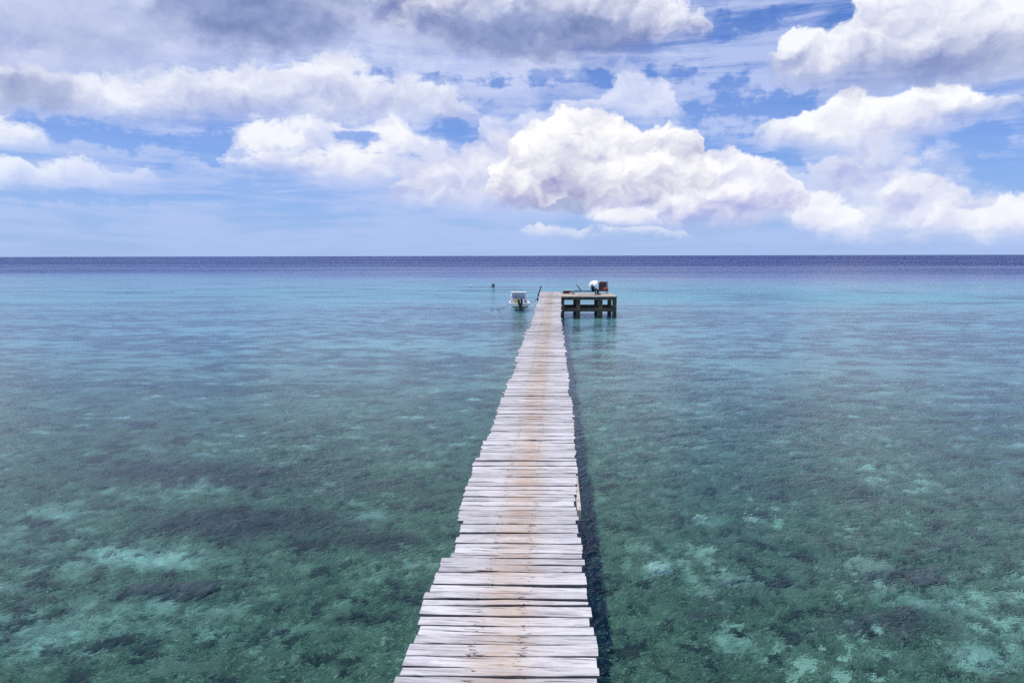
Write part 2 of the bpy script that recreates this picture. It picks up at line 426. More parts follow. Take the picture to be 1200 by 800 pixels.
# ------------------------------------------------------------------ water
def water_material():
    mt = bpy.data.materials.new('sea_water'); mt.use_nodes = True
    nt = mt.node_tree; nt.nodes.clear()
    g = nt.nodes.new('ShaderNodeNewGeometry'); P = V(nt, g.outputs['Position'])
    px, py, pz = sep(nt, P)
    dist = vmath(nt, 'LENGTH', P)
    # wind: calm slicks and ruffled lanes
    lane = noise(nt, comb(nt, px * .25, py, 3.), .035, 4, .55)
    lane2 = noise(nt, comb(nt, px * .12, py, 9.), .007, 4, .6)
    gust = sstep(nt, lane, .30, .70, .75, 1.25) * sstep(nt, lane2, .35, .62, .5, 1.4)
    dl = dist + (lane2 - .5) * 300
    far = sstep(nt, dl, 200, 640, 0, 1)
    slick = sstep(nt, dl, 95, 150) * sstep(nt, dl, 330, 210)
    amp = gust * (.70 + sstep(nt, dist, 14, 110, 0., 1.1) + far * 1.9) * (1 - slick * .6)
    rot = nt.nodes.new('ShaderNodeMapping'); nt.links.new(P.s, rot.inputs[0])
    rot.inputs['Rotation'].default_value = (0, 0, R(-24)); Pr = V(nt, rot.outputs[0])
    def height(v):
        vx, vy, vz = sep(nt, v)
        a = noise(nt, comb(nt, vx * .72, vy, 0.), 6.2, 3., .62, .9)      # ripples
        b = noise(nt, comb(nt, vx * .6, vy, 7.), 1.15, 2, .5, .4)         # wavelets
        return a * .034 + b * .070
    e = .02
    h0 = height(Pr); h1 = height(vmath(nt, 'ADD', Pr, (e, 0, 0))); h2 = height(vmath(nt, 'ADD', Pr, (0, e, 0)))
    sx = (h0 - h1) * (1 / e) * amp; sy = (h0 - h2) * (1 / e) * amp
    nr = vmath(nt, 'NORMALIZE', comb(nt, sx * cos(R(24)) - sy * sin(R(24)) * -1., sy * cos(R(24)) - sx * sin(R(24)), 1.))
    fr = nt.nodes.new('ShaderNodeFresnel'); fr.inputs['IOR'].default_value = 1.333; put(nt, fr.inputs['Normal'], nr)
    gl = nt.nodes.new('ShaderNodeBsdfGlossy'); gl.inputs['Roughness'].default_value = .06
    gl.inputs['Color'].default_value = (.68, .725, .82, 1); put(nt, gl.inputs['Normal'], nr)
    rf = nt.nodes.new('ShaderNodeBsdfRefraction'); rf.inputs['IOR'].default_value = 1.333; rf.inputs['Roughness'].default_value = 0
    rf.inputs['Color'].default_value = (.82, .95, .97, 1); put(nt, rf.inputs['Normal'], nr)
    top = nt.nodes.new('ShaderNodeMixShader')
    nt.links.new(fr.outputs[0], top.inputs[0]); nt.links.new(rf.outputs[0], top.inputs[1]); nt.links.new(gl.outputs[0], top.inputs[2])
    tr = nt.nodes.new('ShaderNodeBsdfTransparent'); tr.inputs['Color'].default_value = (.82, .95, .97, 1)
    mx_ = nt.nodes.new('ShaderNodeMixShader')
    nt.links.new(g.outputs['Backfacing'], mx_.inputs[0])                   # light rises through the underside
    nt.links.new(top.outputs[0], mx_.inputs[1]); nt.links.new(tr.outputs[0], mx_.inputs[2])
    out = nt.nodes.new('ShaderNodeOutputMaterial'); nt.links.new(mx_.outputs[0], out.inputs[0])
    if ABSORB:
        va = nt.nodes.new('ShaderNodeVolumeAbsorption'); va.inputs['Color'].default_value = (.30, .74, .86, 1); va.inputs['Density'].default_value = ABSORB
        nt.links.new(va.outputs[0], out.inputs['Volume'])
    return mt
ABSORB = .16

bm = bmesh.new()
bmesh.ops.create_grid(bm, x_segments=1, y_segments=1, size=60000)
tag(link('water', bm, water_material()), None, None, kind='structure')

# ------------------------------------------------------------------ seabed
SAND = [(-8.2, 12.2, 1.5, .55, 1.0), (-11.4, 14.2, 1.6, .7, .7), (-4.3, 14.6, 1.0, .35, .75), (-8.0, 9.6, 1.8, .7, .7), (-8.85, 15.9, .7, .35, 1.0),
        (-6.6, 11.2, .6, .35, .8), (-5.4, 10.0, .8, .4, .5), (-6.5, 13.3, 1.4, .4, .5), (-10.0, 11.0, 1.6, .7, .6), (-5.1, 12.4, .5, .25, .5),
        (6.5, 9.9, 1.0, .5, .9), (6.6, 11.6, 1.3, .45, .7), (4.8, 10.8, 1.0, .4, .5), (2.0, 12.5, .35, .25, .9), (3.3, 14.9, .3, .2, .9),
        (4.4, 14.9, .25, .18, .8), (2.7, 10.2, .4, .3, .9), (3.4, 12.0, .9, .3, .35), (2.6, 16.5, 1.8, .8, .35), (1.9, 20, 1.6, 1.4, .35), (9, 18, 2.5, 1.0, .3),
        (-7, 10.2, 3.5, 1.6, .5), (-9.5, 12.6, 4, 1.6, .5), (8.0, 10.6, 2.5, 1.2, .5), (12, 24, 3, 2, .3), (4.5, 28, 5, 2.5, .3), (-12, 26, 4, 2, .3)]
REEF = [(5.95, 12.2, .75, .22, 1.0), (-6.6, 14.0, 2.8, 1.0, 1.0), (-9.5, 17.0, 4, 1.2, .9), (-3.6, 13.4, 1.6, .5, .9), (-6.4, 11.3, .7, .25, .9), (-7.4, 11.0, .5, .2, .9),
        (-9.0, 10.6, .9, .3, .6), (-4.5, 16.2, 3, .9, .6), (3.0, 11.4, 1.2, .3, .6), (5.2, 10.8, 1.4, .6, .8), (2.6, 10.8, .7, .35, .8),
        (6.6, 12.6, 1.0, .4, .7), (4.6, 13.2, 3, 1.0, .4), (6, 17, 4, 1.4, .5), (2.4, 9.0, 1.5, .8, .5), (6.0, 8.8, 2, .6, .5), (-4.0, 9.0, 2.5, .8, .4)]

def fbm(x, y, z=0., o=4): return mnoise.fractal(Vector((x, y, z)), .9, 2.1, o)
def blobs(lst, x, y):
    s = 0.
    for bx, by, rx, ry, a in lst:
        q = ((x - bx) / rx) ** 2 + ((y - by) / ry) ** 2
        if q < 6: s = max(s, a * math.exp(-q * .9))
    return s
def sm(a, b, x):
    t = max(0, min(1, (x - a) / (b - a))); return t * t * (3 - 2 * t)

def steps(lo, hi, fine, d0, growth):
    r = []; v = d0; d = fine
    while v < hi:
        r.append(v); v += d; d *= growth
    return r + [hi]
ys = [-60000, -2000, -200, -40, -12] + [-4 + .8 * i for i in range(10)] + steps(0, 60000, .16, 4.2, 1.019)
xp = steps(0, 60000, .2, 0.2, 1.021)
xs = [-v for v in reversed(xp)] + [0] + xp
def bed_depth(x, y):
    r = math.hypot(x * .55, y)
    d = 1.3 + .9 * sm(14, 60, r) + .5 * sm(50, 110, r)
    edge = 112 + 24 * fbm(x * .014, y * .01, 1.7) - x * .14
    if r > 60: d += 11 * sm(edge - 20, edge + 190, y if y > 0 else r)
    if r > 300: d = 13.5
    return d
bm = bmesh.new()
ls = bm.verts.layers.float.new('sand'); lr = bm.verts.layers.float.new('reef')
grid = []
for yy in ys:
    row = []
    for xx in xs:
        near = math.hypot(xx, yy)
        wx, wy = xx + .5 * fbm(xx * .8, yy * .8, 1.) , yy + .35 * fbm(xx * .8, yy * .8, 5.)
        s = blobs(SAND, wx, wy) if near < 60 else 0
        q = blobs(REEF, wx, wy) if near < 60 else 0
        rel = 0
        if near < 90:
            rel = .06 * fbm(xx * .7, yy * .7, 3.) + .04 * fbm(xx * 2.3, yy * 2.3, 8.)
            rel += q * (.14 + .22 * fbm(xx * 2.6, yy * 2.6, 2.)) - s * .06
        v = bm.verts.new((xx, yy, -bed_depth(xx, yy) + rel)); v[ls] = s; v[lr] = q
        row.append(v)
    grid.append(row)
for a, b in zip(grid, grid[1:]):
    for k in range(len(xs) - 1):
        f = bm.faces.new((a[k], a[k + 1], b[k + 1], b[k])); f.smooth = True

def bed_material():
    mt, nt, bs, P, g = new_mat('seabed_ground')
    px, py, pz = sep(nt, P)
    sand = attr(nt, 'sand'); reef = attr(nt, 'reef')
    Pw = vmath(nt, 'ADD', P, vmath(nt, 'SCALE', noise(nt, P, 2.2, 3, .6, color=True)))
    Pw.s.node.inputs[1].links[0].from_node.inputs['Scale'].default_value = .35
    n1 = noise(nt, Pw, .42, 7, .62); n2 = noise(nt, Pw, 1.9, 8, .66); n3 = noise(nt, P, 11, 6, .7)
    n4 = noise(nt, comb(nt, px * .35, py, 0.), .16, 6, .62)
    far = sstep(nt, py, 22, 60)
    # weed and rubble turf
    n5 = noise(nt, P, 24, 4, .7)
    base = mix(nt, sstep(nt, n2, .36, .64), (.020, .040, .026), (.094, .134, .080))
    base = mix(nt, sstep(nt, n3, .42, .66) * .6, base, (.125, .165, .10))
    base = mix(nt, sstep(nt, n5, .54, .64) * .85, base, (.30, .38, .24))
    base = mix(nt, sstep(nt, n5, .46, .32) * .7, base, (.018, .028, .022))
    # sand
    sv = sand * .85 + (n2 - .5) * 1.5 + (n3 - .5) * .6 + sstep(nt, n4, .46, .72) * (.12 + far * .35) + far * .1
    sandy = sstep(nt, sv, .26, .95)
    base = mix(nt, sandy, base, mix(nt, sstep(nt, n3, .3, .7), (.26, .36, .27), (.44, .55, .42)))
    # dark coral
    rv = reef + (n2 - .5) * 2.0 + (n3 - .5) * .8
    dark = sstep(nt, rv, .34, .80)
    base = mix(nt, dark * .78, base, mix(nt, sstep(nt, n3, .4, .7), (.016, .019, .024), (.085, .07, .055)))
    fl = noise(nt, Pw, 3.4, 5, .7)
    flecks = sstep(nt, fl + (n1 - .5) * .9, .605, .69)
    base = mix(nt, flecks * sstep(nt, px, 2.2, 3.4, .35, .7), base, (.40, .50, .36))
    heads = sstep(nt, noise(nt, vmath(nt, 'ADD', Pw, (31., 7., 0.)), 1.9, 6, .72) + (n1 - .5) * -.4, .545, .60)
    base = mix(nt, heads * .85, base, mix(nt, sstep(nt, n3, .45, .7), (.012, .018, .018), (.07, .068, .045)))
    spots = sstep(nt, noise(nt, Pw, 1.3, 5, .7), .56, .70) * sstep(nt, n1, .40, .58)
    base = mix(nt, spots * .85, base, (.018, .022, .026))
    # pale lagoon floor farther out, dark deep beyond the reef edge
    n6 = noise(nt, comb(nt, px * .6, py, 2.), .9, 5, .65)
    lag = mix(nt, sstep(nt, n4 + (n6 - .5) * 1.6, .34, .68), (.055, .090, .095), (.44, .55, .49))
    base = mix(nt, sstep(nt, py, 16, 50) * .85, base, lag)
    n7 = noise(nt, comb(nt, px * .45, py, 11.), 1.7, 4, .65)
    base = mix(nt, sstep(nt, n7, .60, .68) * sstep(nt, py, 15, 24) * .8, base, (.46, .56, .46))
    base = mix(nt, sstep(nt, n7, .40, .33) * sstep(nt, py, 15, 24) * .65, base, (.03, .05, .06))
    band = sstep(nt, py, 62, 88) * sstep(nt, n4, .30, .55)
    base = mix(nt, band * .75, base, (.50, .62, .55))
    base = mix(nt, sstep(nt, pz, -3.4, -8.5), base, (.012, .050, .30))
    put(nt, bs.inputs['Base Color'], base); bs.inputs['Roughness'].default_value = .95
    bs.inputs['Specular IOR Level'].default_value = 0
    bump(nt, bs, n2 * .7 + n3 * .3, .12, .8)
    return mt
BED = bed_material()
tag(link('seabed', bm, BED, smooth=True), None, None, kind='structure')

# coral rocks one can pick out under the water
def coral_rock(label, x, y, rx, ry, h, seed, mt):
    t = bmesh.new(); bmesh.ops.create_icosphere(t, subdivisions=4, radius=1)
    for v in t.verts:
        c = v.co.copy(); k = 1 + .38 * fbm(c.x * 1.5 + seed, c.y * 1.5, c.z * 1.3) + .16 * fbm(c.x * 4.5, c.y * 4.5 + seed, c.z * 4.5)
        v.co = Vector((c.x * rx, c.y * ry, max(c.z, -.4) * h)) * k
    for f in t.faces: f.smooth = True
    o = link('coral_rock', t, mt); o.location = (x, y, -bed_depth(x, y) + .02)
    return tag(o, label, 'coral rock', 'coral rocks under the shallow water')
PALE = plain('pale_coral', (.50, .56, .44), (.22, .26, .20), 9, .95, bmp=.05)
GREEN = plain('algae_coral', (.22, .27, .19), (.13, .17, .12), 8, .95, bmp=.05)
DARK = plain('dark_coral', (.055, .06, .05), (.11, .10, .075), 9, .95, bmp=.06)
coral_rock('broad flat-topped grey-green coral boulder, the largest boulder right of the jetty', 5.9, 12.56, .46, .34, .46, 2.1, GREEN)
coral_rock('small pale coral lump, nearer the jetty of the two far lumps right of it', 3.27, 14.9, .16, .12, .16, 5.3, PALE)
coral_rock('small pale coral lump standing farther from the jetty beside a similar one', 4.38, 14.85, .15, .12, .16, 7.7, PALE)
coral_rock('ragged whitish coral head close to the right side of the jetty shadow', 1.98, 12.5, .27, .2, .16, 9.2, PALE)
coral_rock('low brown-green coral mound between the pale coral head and the broad boulder', 3.2, 12.1, .42, .24, .2, 12.4, GREEN)
coral_rock('dark coral clump left of the jetty with a bright sand patch on its left', -6.35, 11.2, .40, .22, .2, 3.3, DARK)
coral_rock('dark coral clump left of the jetty with a bright sand patch on its right', -7.2, 11.1, .38, .2, .18, 15.1, DARK)
coral_rock('dark rounded coral mound just right of the broad grey-green boulder', 6.7, 12.3, .36, .26, .2, 19.9, DARK)

# ------------------------------------------------------------------ jetty
def plank_material():
    mt, nt, bs, P, g = new_mat('weathered_plank')
    px, py, pz = sep(nt, P); tone = attr(nt, 'tone'); tn2 = attr(nt, 'tone_b')
    off = tone * 37.
    gv = comb(nt, px * 1.3 + off, py * 26, pz * 26 + off)
    gr = noise(nt, gv, 1.6, 6, .66, .4); gr2 = noise(nt, comb(nt, px * 2.2 + off, py * 70, pz * 60), 1.5, 4, .6, .2)
    blot = noise(nt, comb(nt, px * 2 + off, py * 5, pz), 1.3, 5, .6)
    c = mix(nt, tone, (.45, .437, .43), (.67, .648, .632))
    c = mix(nt, sstep(nt, blot, .42, .70) * tn2 * .9, c, (.31, .295, .325))
    c = mix(nt, sstep(nt, gr, .46, .72) * .75, c, (.27, .245, .26))
    c = mix(nt, sstep(nt, gr2, .52, .66) * .7, c, (.20, .175, .18))
    c = mix(nt, sstep(nt, gr2, .46, .34) * .4, c, (.72, .69, .68))
    # brown wear along the walked middle
    wob = noise(nt, comb(nt, px * .5, py * 2.2, 4.), .7, 3, .6)
    dx = (px + .47 + (wob - .5) * .22) / .30
    wear = m(nt, 'POWER', 2.718, dx * dx * -1.)
    wear = wear * sstep(nt, noise(nt, comb(nt, px * 2.5, py * 8, off), 1.4, 6, .7), .30, .60, .25, 1.) * (.65 + tn2 * .5)
    wear = wear + sstep(nt, noise(nt, comb(nt, px * 1.2 + off, py * 3, 2.), 1.6, 5, .65), .56, .72) * .28
    c = mix(nt, m(nt, 'MINIMUM', wear * .8, .75), c, mix(nt, tone, (.36, .245, .16), (.50, .37, .25)))
    # checks and splits along the grain
    ck = noise(nt, comb(nt, px * .8 + off * 3, py * 34, pz * 10), 1.25, 3, .5, .25)
    crack = sstep(nt, ck, .655, .69)
    # rust-dark nail marks over the two bearers
    l1 = m(nt, 'ABSOLUTE', px + .74 + (tn2 - .5) * .06); l2 = m(nt, 'ABSOLUTE', px + .29 + (tn2 - .5) * .08)
    ln = sstep(nt, m(nt, 'MINIMUM', l1, l2), .075, .02)
    sp = noise(nt, comb(nt, px * 9 + off, py * 30, 1.), 1.4, 2, .5)
    nail = ln * sstep(nt, sp, .60, .66)
    c = mix(nt, m(nt, 'MAXIMUM', crack * .85, nail * .9), c, (.055, .035, .03))
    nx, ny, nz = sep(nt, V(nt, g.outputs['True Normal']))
    c = mix(nt, sstep(nt, nz, .62, .45), c, mix(nt, .72, c, (.02, .016, .015)))     # plank sides darkened in the colour, standing in for shade in the gaps
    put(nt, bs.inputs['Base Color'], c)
    bs.inputs['Roughness'].default_value = .82; bs.inputs['Specular IOR Level'].default_value = .25
    bump(nt, bs, gr * .6 + gr2 * .4 - crack * 1.2, .012, .9)
    return mt

J0, J1 = 3.6, 68.8
jetty = thing('jetty', 'long narrow grey plank jetty leading straight out to the concrete platform', 'jetty')
def left_edge(y): return -1.33 - .16 * sm(45, 68, y) + .035 * sin(y * .9 + 1) + .03 * sin(y * .37)
def right_edge(y): return .345 + .07 * sm(9, 16, y) - .05 * sm(24, 34, y) + .2 * sm(36, 68, y) * .9 + .02 * sin(y * 1.3)
bm = bmesh.new(); lt = bm.verts.layers.float.new('tone'); lt2 = bm.verts.layers.float.new('tone_b')
y = J0; i = 0; run_l = run_r = 0; left = 0
NX = 14
while y < J1:
    w = random.choice((.145, .16, .17, .175, .185, .2, .22)) * random.uniform(.86, 1.0)
    gap = random.choice((.010, .012, .015, .018, .021, .026, .038))
    if left <= 0:
        left = random.randint(2, 9); run_l = random.gauss(0, .024); run_r = random.gauss(0, .02)
    left -= 1
    xl = left_edge(y) + run_l + random.gauss(0, .016); xr = right_edge(y) + run_r + random.gauss(0, .016)
    if random.random() < .05: xl -= random.uniform(.04, .12)
    if random.random() < .02: xr += random.uniform(.02, .05)
    if 9.5 < y < 11.0: xr = min(xr, .365)
    skew = R(2.4) + random.gauss(0, R(.4))
    z0 = 1.75 + random.gauss(0, .0075); tilt = random.gauss(0, .006); th = .036
    tone = random.random(); tone2 = random.random()
    seed = i * 7.31
    taper = random.gauss(0, .013)
    if random.random() < .05: gap += .025
    rings = []
    for k in range(NX + 1):
        f = k / NX; x = xl + (xr - xl) * f
        oy = (x - (xl + xr) / 2) * math.tan(skew)
        a = y + oy + .011 * fbm(x * 1.6, seed, 1.) + .003 * fbm(x * 9, seed, 2.) + taper * (f - .5)
        b = y + w - gap + oy + .011 * fbm(x * 1.6, seed + 3, 4.) + .003 * fbm(x * 9, seed, 5.) - taper * (f - .5)
        zz = z0 + tilt * (f - .5) + .008 * fbm(x * 1.1, seed, 6.)
        if k in (0, NX):
            e = (1 if k else -1)
            x2 = x + e * .008 * fbm(seed, 1., 2.)
        cup = .003 * sin(seed)
        c = .006
        prof = [(a, zz - th), (a, zz - c), (a + c, zz), ((a + b) / 2, zz + cup), (b - c, zz), (b, zz - c), (b, zz - th)]
        ends = 0
        if k in (0, NX): ends = .014 * fbm(seed, f * 5, 3.)
        rings.append([Vector((x + ends * (j / 3 - 1), p[0], p[1])) for j, p in enumerate(prof)])
    vs = loft(bm, rings, True, smooth=False)
    for r in vs:
        for v in r: v[lt] = tone; v[lt2] = tone2
    y += w; i += 1
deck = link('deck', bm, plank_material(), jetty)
WOOD = plain('old_timber', (.16, .13, .10), (.08, .065, .05), 7, .85, bmp=.01)
PALEWOOD = plain('pale_timber', (.55, .50, .43), (.38, .33, .28), 9, .8, bmp=.005)
for bx in (-.98, -.5, .10):
    bm = bmesh.new(); box(bm, (bx - .05, J0, 1.50), (bx + .05, J1 - .15, 1.695), .006)
    link('bearer', bm, WOOD, jetty)
for k in range(22):
    yy = 5.2 + k * 3.0
    bm = bmesh.new(); box(bm, (-1.12, yy - .06, 1.34), (.16, yy + .06, 1.497), .008); link('cross_beam', bm, WOOD, jetty)
    for s, bx in ((-1, -.96), (1, .0)):
        bm = bmesh.new(); tube(bm, [(bx, yy + .13, -2.6), (bx + s * -.01, yy + .13, 0.), (bx + s * -.03, yy + .13, 1.49)], [.085, .08, .075], 10)
        link('post', bm, WOOD, jetty)
bm = bmesh.new(); box(bm, (.335, 9.55, 1.55), (.395, 11.1, 1.70), .004)
link('edge_batten', bm, PALEWOOD, jetty)

# ------------------------------------------------------------------ concrete platform
def concrete_material():
    mt, nt, bs, P, g = new_mat('stained_concrete')
    px, py, pz = sep(nt, P)
    n1 = noise(nt, P, 2.6, 7, .65); n2 = noise(nt, comb(nt, px * 3, py * 3, pz * .5), 2.2, 5, .6)
    c = mix(nt, sstep(nt, n1, .36, .66), (.13, .10, .065), (.055, .045, .03))
    c = mix(nt, sstep(nt, n2, .5, .7) * .6, c, (.035, .03, .022))
    wet = sstep(nt, pz + (n1 - .5) * .5, .62, .30)
    c = mix(nt, wet * .8, c, (.040, .040, .022))
    put(nt, bs.inputs['Base Color'], c); bs.inputs['Roughness'].default_value = .85
    bump(nt, bs, n1, .03)
    return mt
CONC = concrete_material()
SLAB = plain('platform_top', (.48, .40, .31), (.36, .30, .25), 2.2, .8, bmp=.004)
plat = thing('platform', 'square raised concrete platform on columns at the far end of the jetty', 'platform', (.47, 61.5, 0), R(2.6))
PW, PD = 5.06, 4.75
bm = bmesh.new(); box(bm, (-.03, -.05, 1.645), (PW + .05, PD + .05, 1.75), .012); link('slab', bm, SLAB, plat)
cx = (.18, 1.62, 3.62, PW - .18)
for yy in (.18, PD - .95):
    for x in cx:
        bm = bmesh.new(); box(bm, (x - .175, yy - .175, -2.9), (x + .175, yy + .175, 1.638), .015); link('column', bm, CONC, plat)
for yy in (.16, PD - .95):
    bm = bmesh.new(); box(bm, (.01, yy - .12, 1.40), (PW - .01, yy + .12, 1.635), .012); link('top_beam', bm, CONC, plat)
    bm = bmesh.new(); box(bm, (.01, yy - .12, .35), (PW - .01, yy + .12, .71), .012); link('lower_beam', bm, CONC, plat)
for x in cx:
    bm = bmesh.new(); box(bm, (x - .115, .29, 1.402), (x + .115, PD - 1.08, 1.633), .012); link('top_beam', bm, CONC, plat)
for x in (cx[0], cx[-1]):
    bm = bmesh.new(); box(bm, (x - .115, .29, .353), (x + .115, PD - 1.08, .707), .012); link('lower_beam', bm, CONC, plat)

# ------------------------------------------------------------------ furniture on the platform
RATTAN = plain('brown_rattan', (.060, .036, .026), (.030, .018, .014), 30, .6, bmp=.01)
BLACK = plain('dark_frame', (.022, .020, .026), (.012, .012, .014), 20, .5)
# sun lounger: long axis along x
lo = thing('sun_lounger', 'low dark sun lounger with raised backrest on the platform', 'sun lounger', (2.74, 63.75, 1.75))
bm = bmesh.new()
for s in (-.31, .31):
    tube(bm, [(-1.02, s, .33), (1.02, s, .33)], .036, 8)
for x in (-1.02, .98): tube(bm, [(x, -.31, .33), (x, .31, .33)], .026, 8)
link('frame', bm, BLACK, lo)
for x in (-1.0, 1.0):
    for s in (-.31, .31):
        bm = bmesh.new(); tube(bm, [(x, s, 0), (x, s, .32)], .036, 8); link('leg', bm, BLACK, lo)
bm = bmesh.new()
for k in range(16): box(bm, (-.27 + k * .08, -.28, .315), (-.205 + k * .08, .28, .335), .004)
link('slatted_seat', bm, RATTAN, lo)
bm = bmesh.new()
ang = math.atan2(.58, -.47)
mt_ = Matrix.Translation((-.29, 0, .35)) @ Matrix.Rotation(-ang, 4, 'Y')
for s in (-.28, .28): tube(bm, [mt_ @ Vector((0, s, 0)), mt_ @ Vector((.76, s, 0))], .034, 8)
for k in range(9): box(bm, (.01 + k * .082, -.29, -.04), (.085 + k * .082, .29, .04), .004, mt_)
link('backrest', bm, BLACK, lo)
bm = bmesh.new(); tube(bm, [mt_ @ Vector((.38, .2, 0)), Vector((-.72, .2, .33))], .012, 6); link('prop', bm, BLACK, lo)

# high-backed woven chair
ch = thing('armchair', 'tall dark brown woven armchair with high square back on the platform', 'chair', (4.53, 65.35, 1.75), R(-3))
bm = bmesh.new(); mb = Matrix.Translation((0, .33, .28)) @ Matrix.Rotation(R(-9), 4, 'X')
box(bm, (-.40, -.035, 0), (.34, .035, .86), .02, mb)
for k in range(11): box(bm, (-.38, -.045, .04 + k * .074), (.32, -.036, .075 + k * .074), .003, mb)
link('backrest', bm, RATTAN, ch)
bm = bmesh.new(); box(bm, (-.40, -.32, .24), (.36, .30, .33), .02); link('seat', bm, RATTAN, ch)
for s in (-.415, .375):
    bm = bmesh.new()
    p = [(-.34, .20), (-.34, .42), (-.18, .56), (.16, .78), (.40, 1.20), (.50, 1.20), (.42, .20)] if s > 0 else [(-.34, .20), (-.34, .36), (-.1, .42), (.34, .42), (.42, .2)]
    flare = .10 if s > 0 else 0
    def sx_(z): return s + flare * max(0, 1 - abs(z - .45) / .75)
    loft(bm, [[Vector((sx_(z) - .035, yy, z)) for yy, z in p], [Vector((sx_(z) + .035, yy, z)) for yy, z in p]], True, smooth=False)
    link('side_panel', bm, BLACK if s > 0 else RATTAN, ch)
for x in (-.38, .36):
    for yy in (-.28, .34):
        bm = bmesh.new(); tube(bm, [(x, yy, 0), (x, yy, .26)], [.022, .03], 8); link('leg', bm, BLACK, ch)
RED = plain('red_cloth', (.38, .07, .05), (.24, .035, .03), 5, .9, bmp=.02)
t = bmesh.new(); bmesh.ops.create_icosphere(t, subdivisions=4, radius=1)
for v in t.verts:
    c = v.co.copy(); k = 1 + .16 * fbm(c.x * 1.7, c.y * 1.7, c.z * 1.7) + .05 * fbm(c.x * 5, c.y * 5, c.z * 5)
    sg = lambda q: math.copysign(abs(q) ** .8, q)
    v.co = Vector((sg(c.x) * .215, sg(c.y) * .15, max(sg(c.z), -.8) * .14)) * k
o = thing('cloth_bag', 'soft red cloth bag lying on the woven armchair seat', 'bag', (4.72, 65.2, 2.2))
link('pouch', t, RED, o, smooth=True)
bm = bmesh.new(); tube(bm, [(-.10, 0, .10), (-.08, 0, .17), (0, 0, .2), (.08, 0, .17), (.10, 0, .10)], .012, 6); link('strap', bm, RED, o)

# low wooden crate bench
cr = thing('wooden_crate', 'low brown wooden crate with pale lid on the platform beside the jetty', 'crate', (1.2, 65.15, 1.75), R(1))
CR = plain('crate_wood', (.085, .042, .028), (.045, .022, .016), 8, .75, bmp=.01)
bm = bmesh.new(); box(bm, (-.47, -.27, .30), (.47, .27, .345), .008); link('lid', bm, PALEWOOD, cr)
bm = bmesh.new()
for yy in (-.24, .24):
    for k in range(2): box(bm, (-.42, yy - .012, .05 + k * .125), (.42, yy + .012, .165 + k * .125), .004)
for x in (-.43, .43):
    for k in range(2): box(bm, (x - .012, -.225, .05 + k * .125), (x + .012, .225, .165 + k * .125), .004)
link('side_board', bm, CR, cr)
for x in (-.41, .41):
    for yy in (-.205, .205):
        bm = bmesh.new(); box(bm, (x - .025, yy - .02, 0), (x + .025, yy + .02, .298), .004); link('corner_post', bm, CR, cr)
WHITE = plain('white_plastic', (.80, .80, .80), (.70, .70, .69), 4, .35)
mug = thing('mug', 'small white mug standing before the low brown wooden crate', 'mug', (1.46, 64.72, 1.75))
bm = bmesh.new(); lathe(bm, [(0, 0), (.05, 0), (.062, .02), (.066, .17), (.06, .172), (.056, .03), (0, .025)], 18); link('cup', bm, WHITE, mug)
bm = bmesh.new(); tube(bm, [(.06, 0, .14), (.105, 0, .125), (.105, 0, .06), (.06, 0, .045)], .009, 6); link('handle', bm, WHITE, mug)

# ------------------------------------------------------------------ person seated on the lounger under an umbrella
per = thing('person', 'seated person in dark clothes holding a white umbrella on the lounger', 'person', (3.42, 63.72, 1.75))
SKIN = plain('skin', (.33, .19, .13), (.28, .155, .105), 12, .55)
NAVY = plain('navy_cloth', (.018, .020, .045), (.010, .011, .024), 10, .9, bmp=.01)
BLK = plain('black_cloth', (.012, .012, .014), (.020, .020, .022), 10, .9, bmp=.01)
HAIR = plain('dark_hair', (.010, .008, .007), (.02, .015, .012), 60, .5)
def skin_obj(name, joints, bones, root, mat, parent, sub=2):
    me = bpy.data.meshes.new(name)
    keys = list(joints); ix = {k: n for n, k in enumerate(keys)}
    me.from_pydata([joints[k][0] for k in keys], [(ix[a], ix[b]) for a, b in bones], [])
    o = bpy.data.objects.new(name, me); C.objects.link(o); o.parent = parent
    md = o.modifiers.new('skin', 'SKIN'); md.use_smooth_shade = True; md.branch_smoothing = .4
    sv = me.skin_vertices[0].data
    for k in keys:
        r = joints[k][1]; sv[ix[k]].radius = r if isinstance(r, tuple) else (r, r); sv[ix[k]].use_root = (k == root)
    ss = o.modifiers.new('subdivision', 'SUBSURF'); ss.levels = ss.render_levels = sub
    me.materials.append(mat)
    return o
J = dict(pelvis=((0, 0, .46), (.13, .16)), waist=((.02, 0, .62), (.105, .135)), chest=((.06, 0, .82), (.115, .165)), neckb=((.10, 0, .98), (.06, .07)),
         neck=((.12, 0, 1.05), .05), jaw=((.155, 0, 1.10), (.075, .062)), head=((.165, 0, 1.18), (.095, .078)), crown=((.155, 0, 1.25), (.07, .06)))
BN = [('pelvis', 'waist'), ('waist', 'chest'), ('chest', 'neckb'), ('neckb', 'neck'), ('neck', 'jaw'), ('jaw', 'head'), ('head', 'crown')]
